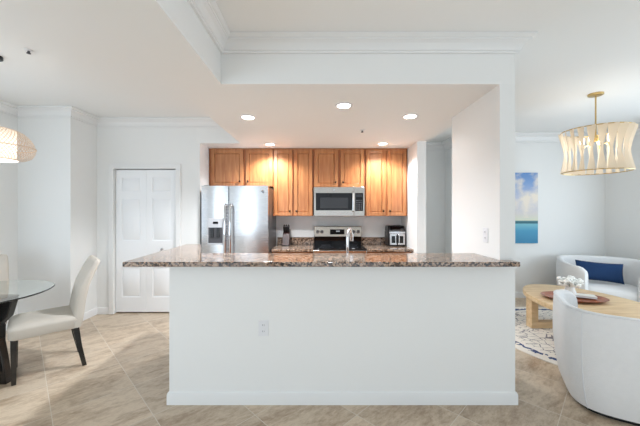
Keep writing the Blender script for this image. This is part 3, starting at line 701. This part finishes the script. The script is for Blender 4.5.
# barrel chairs
def barrel(label, loc, rz, hw_=0.42, hd=0.41, zt=0.745, arm_drop=0.03, ex=2.9):
    """local: faces +Y, back towards -Y"""
    t = thing('barrel_chair', label, 'armchair', loc, rz, 'white upholstered barrel chairs')
    def se(a, q):   # superellipse, a measured from the back (-Y)
        c, s_ = math.sin(a), -math.cos(a)
        f = (abs(c)**ex+abs(s_)**ex)**(-1/ex)
        return Vector((hw_*q*c*f, hd*q*s_*f))
    amax = math.radians(148); n = 64; loops = []
    for k in range(n+1):
        a = -amax+2*amax*k/n
        fr = abs(a)/amax; top = zt - arm_drop*max(0, (fr-0.25)/0.75)**1.3
        e = 1.0
        if fr > 0.94: top -= 0.05*((fr-0.94)/0.06)**2; 
        th = 0.16
        prof = [(0.845, 0.035), (0.90, 0.10), (0.955, 0.24), (0.985, 0.42), (0.985, 0.58), (0.975, top-0.035), (0.962, top-0.01), (0.94, top), (0.87, top-0.004), (0.83, top-0.03), (0.81, 0.55), (0.80, 0.36), (0.80, 0.10), (0.80, 0.035)]
        loops.append([(*se(a, q), z) for q, z in prof])
    MB().rings(loops).build('shell', BOUCLE, t, ang=50)
    N = 48
    def loop(q, z): return [(*se(2*PI*k/N, q), z) for k in range(N)]
    MB().rings([loop(0.79, 0.06), loop(0.80, 0.10), loop(0.80, 0.24)]).build('seat_base', BOUCLE, t, ang=50)
    MB().rings([loop(0.76, 0.242), loop(0.79, 0.26), loop(0.795, 0.32), loop(0.78, 0.355), loop(0.72, 0.375), loop(0.5, 0.385)]).build('seat_cushion', BOUCLE, t, ang=50)
    MB().rings([loop(0.76, 0.0), loop(0.76, 0.06)]).build('plinth', BLACK, t)
    outer = [(0.845, 0.035), (0.90, 0.10), (0.955, 0.24), (0.985, 0.42), (0.985, 0.58), (0.975, zt-0.035), (0.962, zt-0.01)]
    for deg in (-42, 42):
        a = math.radians(deg)
        pts = [(*se(a, q+0.003), z) for q, z in outer]
        MB().tube(pts, 0.004, 6).build('seam', PIPING, t)
    rimp = [(*se(-amax*0.9+2*amax*0.9*k/60, 0.965), zt-0.008-arm_drop*max(0, (abs(-0.9+1.8*k/60)-0.25)/0.75)**1.3) for k in range(61)]
    MB().tube(rimp, 0.005, 6).build('rim_piping', PIPING, t)
    return t
barrel('large white barrel chair in the right foreground seen from behind', (2.33, 2.30, 0.0), math.radians(-29), arm_drop=0.0, ex=3.8)
barrel('white barrel chair in the far corner with the navy pillow on it', (4.12, 4.36, 0.011), math.radians(152), 0.54, 0.45, 0.745, 0.08)
# pillow
pm = MB(); loops = []; nu, nv = 24, 10
PW, PH, PT = 0.28, 0.145, 0.06
grid = {}
for s_ in (1, -1):
    for i in range(nu+1):
        for j in range(nv+1):
            u, v = -1+2*i/nu, -1+2*j/nv
            edge_ = i in (0, nu) or j in (0, nv)
            th = PT*((1-u**4)*(1-v**4))**0.5
            x = PW*u*(1-0.05*(1-v*v)); z = PH*v*(1-0.10*(1-u*u))
            if edge_ and s_ == -1: continue
            grid[(s_, i, j)] = pm.bm.verts.new((x, -th*s_, z))
for s_ in (1, -1):
    for i in range(nu):
        for j in range(nv):
            q = [grid.get((s_, a, b)) or grid[(1, a, b)] for a, b in ((i, j), (i+1, j), (i+1, j+1), (i, j+1))]
            pm.bm.faces.new(q if s_ == 1 else q[::-1])
pl = pm.build('lumbar_pillow', NAVY, loc=(4.12, 4.43, 0.565), rz=math.radians(-32), ang=80)
pl.rotation_euler = (math.radians(-14), math.radians(3), math.radians(-24))
tag(pl, 'navy blue lumbar pillow leaning in the far white barrel chair', 'pillow')

# painting
t = thing('painting', 'seascape canvas with clouds and turquoise water hanging on the pale wall', 'painting', (3.22, 5.048, 0.92))
bx(-0.42, 0.42, -0.035, 0, 0, 1.18).build('stretcher', CANVAS, t)
bx(-0.42, 0.42, -0.038, -0.0352, 0, 1.18).build('canvas', SEA, t)

# chandelier
CX, CY = 3.06, 3.33
t = thing('chandelier', 'drum chandelier of flared white slats on a brass rod', 'chandelier', (CX, CY, H))
MB().lathe([(0, 0), (0.07, 0), (0.07, -0.016), (0.06, -0.022), (0, -0.022)], seg=28).build('canopy', BRASS, t)
MB().tube([(0, 0, -0.02), (0, 0, -0.5)], 0.0075, 8).build('rod', BRASS, t)
RT, RW, RB, ZTp, ZW, ZBt = 0.305, 0.268, 0.295, 2.355, 2.10, 1.895
for r, z in ((RT, ZTp), (RB, ZBt)):
    MB().tube([(r*math.cos(a), r*math.sin(a), z-H) for a in [2*PI*k/64 for k in range(65)]], 0.0055, 6).build('ring', BRASS, t)
NSL = 22
slat_me = None
for k in range(NSL):
    a0 = 2*PI*(k+0.5)/NSL
    if slat_me is None:
        m = MB(); L1 = []; 
        for j in range(13):
            u = j/12
            z = ZTp+(ZBt-ZTp)*u
            c = (u-0.55); wdt = 0.010+0.028*min(1, abs(c)/0.5)**1.15
            rr_ = RW+((RT if u < .55 else RB)-RW)*min(1, abs(c)/0.5)**1.6
            tw = 0.5; L1.append([(rr_+dx+sy*wdt*tw, sy*wdt, z-H) for dx, sy in ((-.0015, -1), (-.0015, 1), (.0015, 1), (.0015, -1))])
        m.rings(L1); o = m.build('slat', SLATM, t, rz=a0); slat_me = o.data
    else:
        o = bpy.data.objects.new('slat', slat_me); COL.objects.link(o); o.parent = t; o.rotation_euler = (0, 0, a0)
MB().lathe([(0, -0.47), (0.03, -0.47), (0.035, -0.50), (0.02, -0.53), (0, -0.53)], seg=20).build('hub', BRASS, t)
for k in range(4):
    a = 2*PI*k/4+0.5; x, y = 0.12*math.cos(a), 0.12*math.sin(a)
    ar = MB().tube([(0, 0, -0.5), (x*0.6, y*0.6, -0.56), (x, y, -0.58)], 0.006, 8).tube([(x, y, -0.60), (x, y, -0.555)], 0.012, 10).build('arm', BRASS, t)
    MB().lathe([(0.008, -0.556), (0.018, -0.53), (0.022, -0.50), (0.015, -0.465), (0.002, -0.44)], (x, y, 0), 14).build('bulb', BULB, ar)
    l = bpy.data.lights.new('chandelier_glow', 'POINT'); l.energy = 0.6; l.color = (1, .95, .88); l.shadow_soft_size = 0.03
    lo = bpy.data.objects.new('chandelier_glow', l); COL.objects.link(lo); lo.location = (CX+x*0.5, CY+y*0.5, H-0.62)
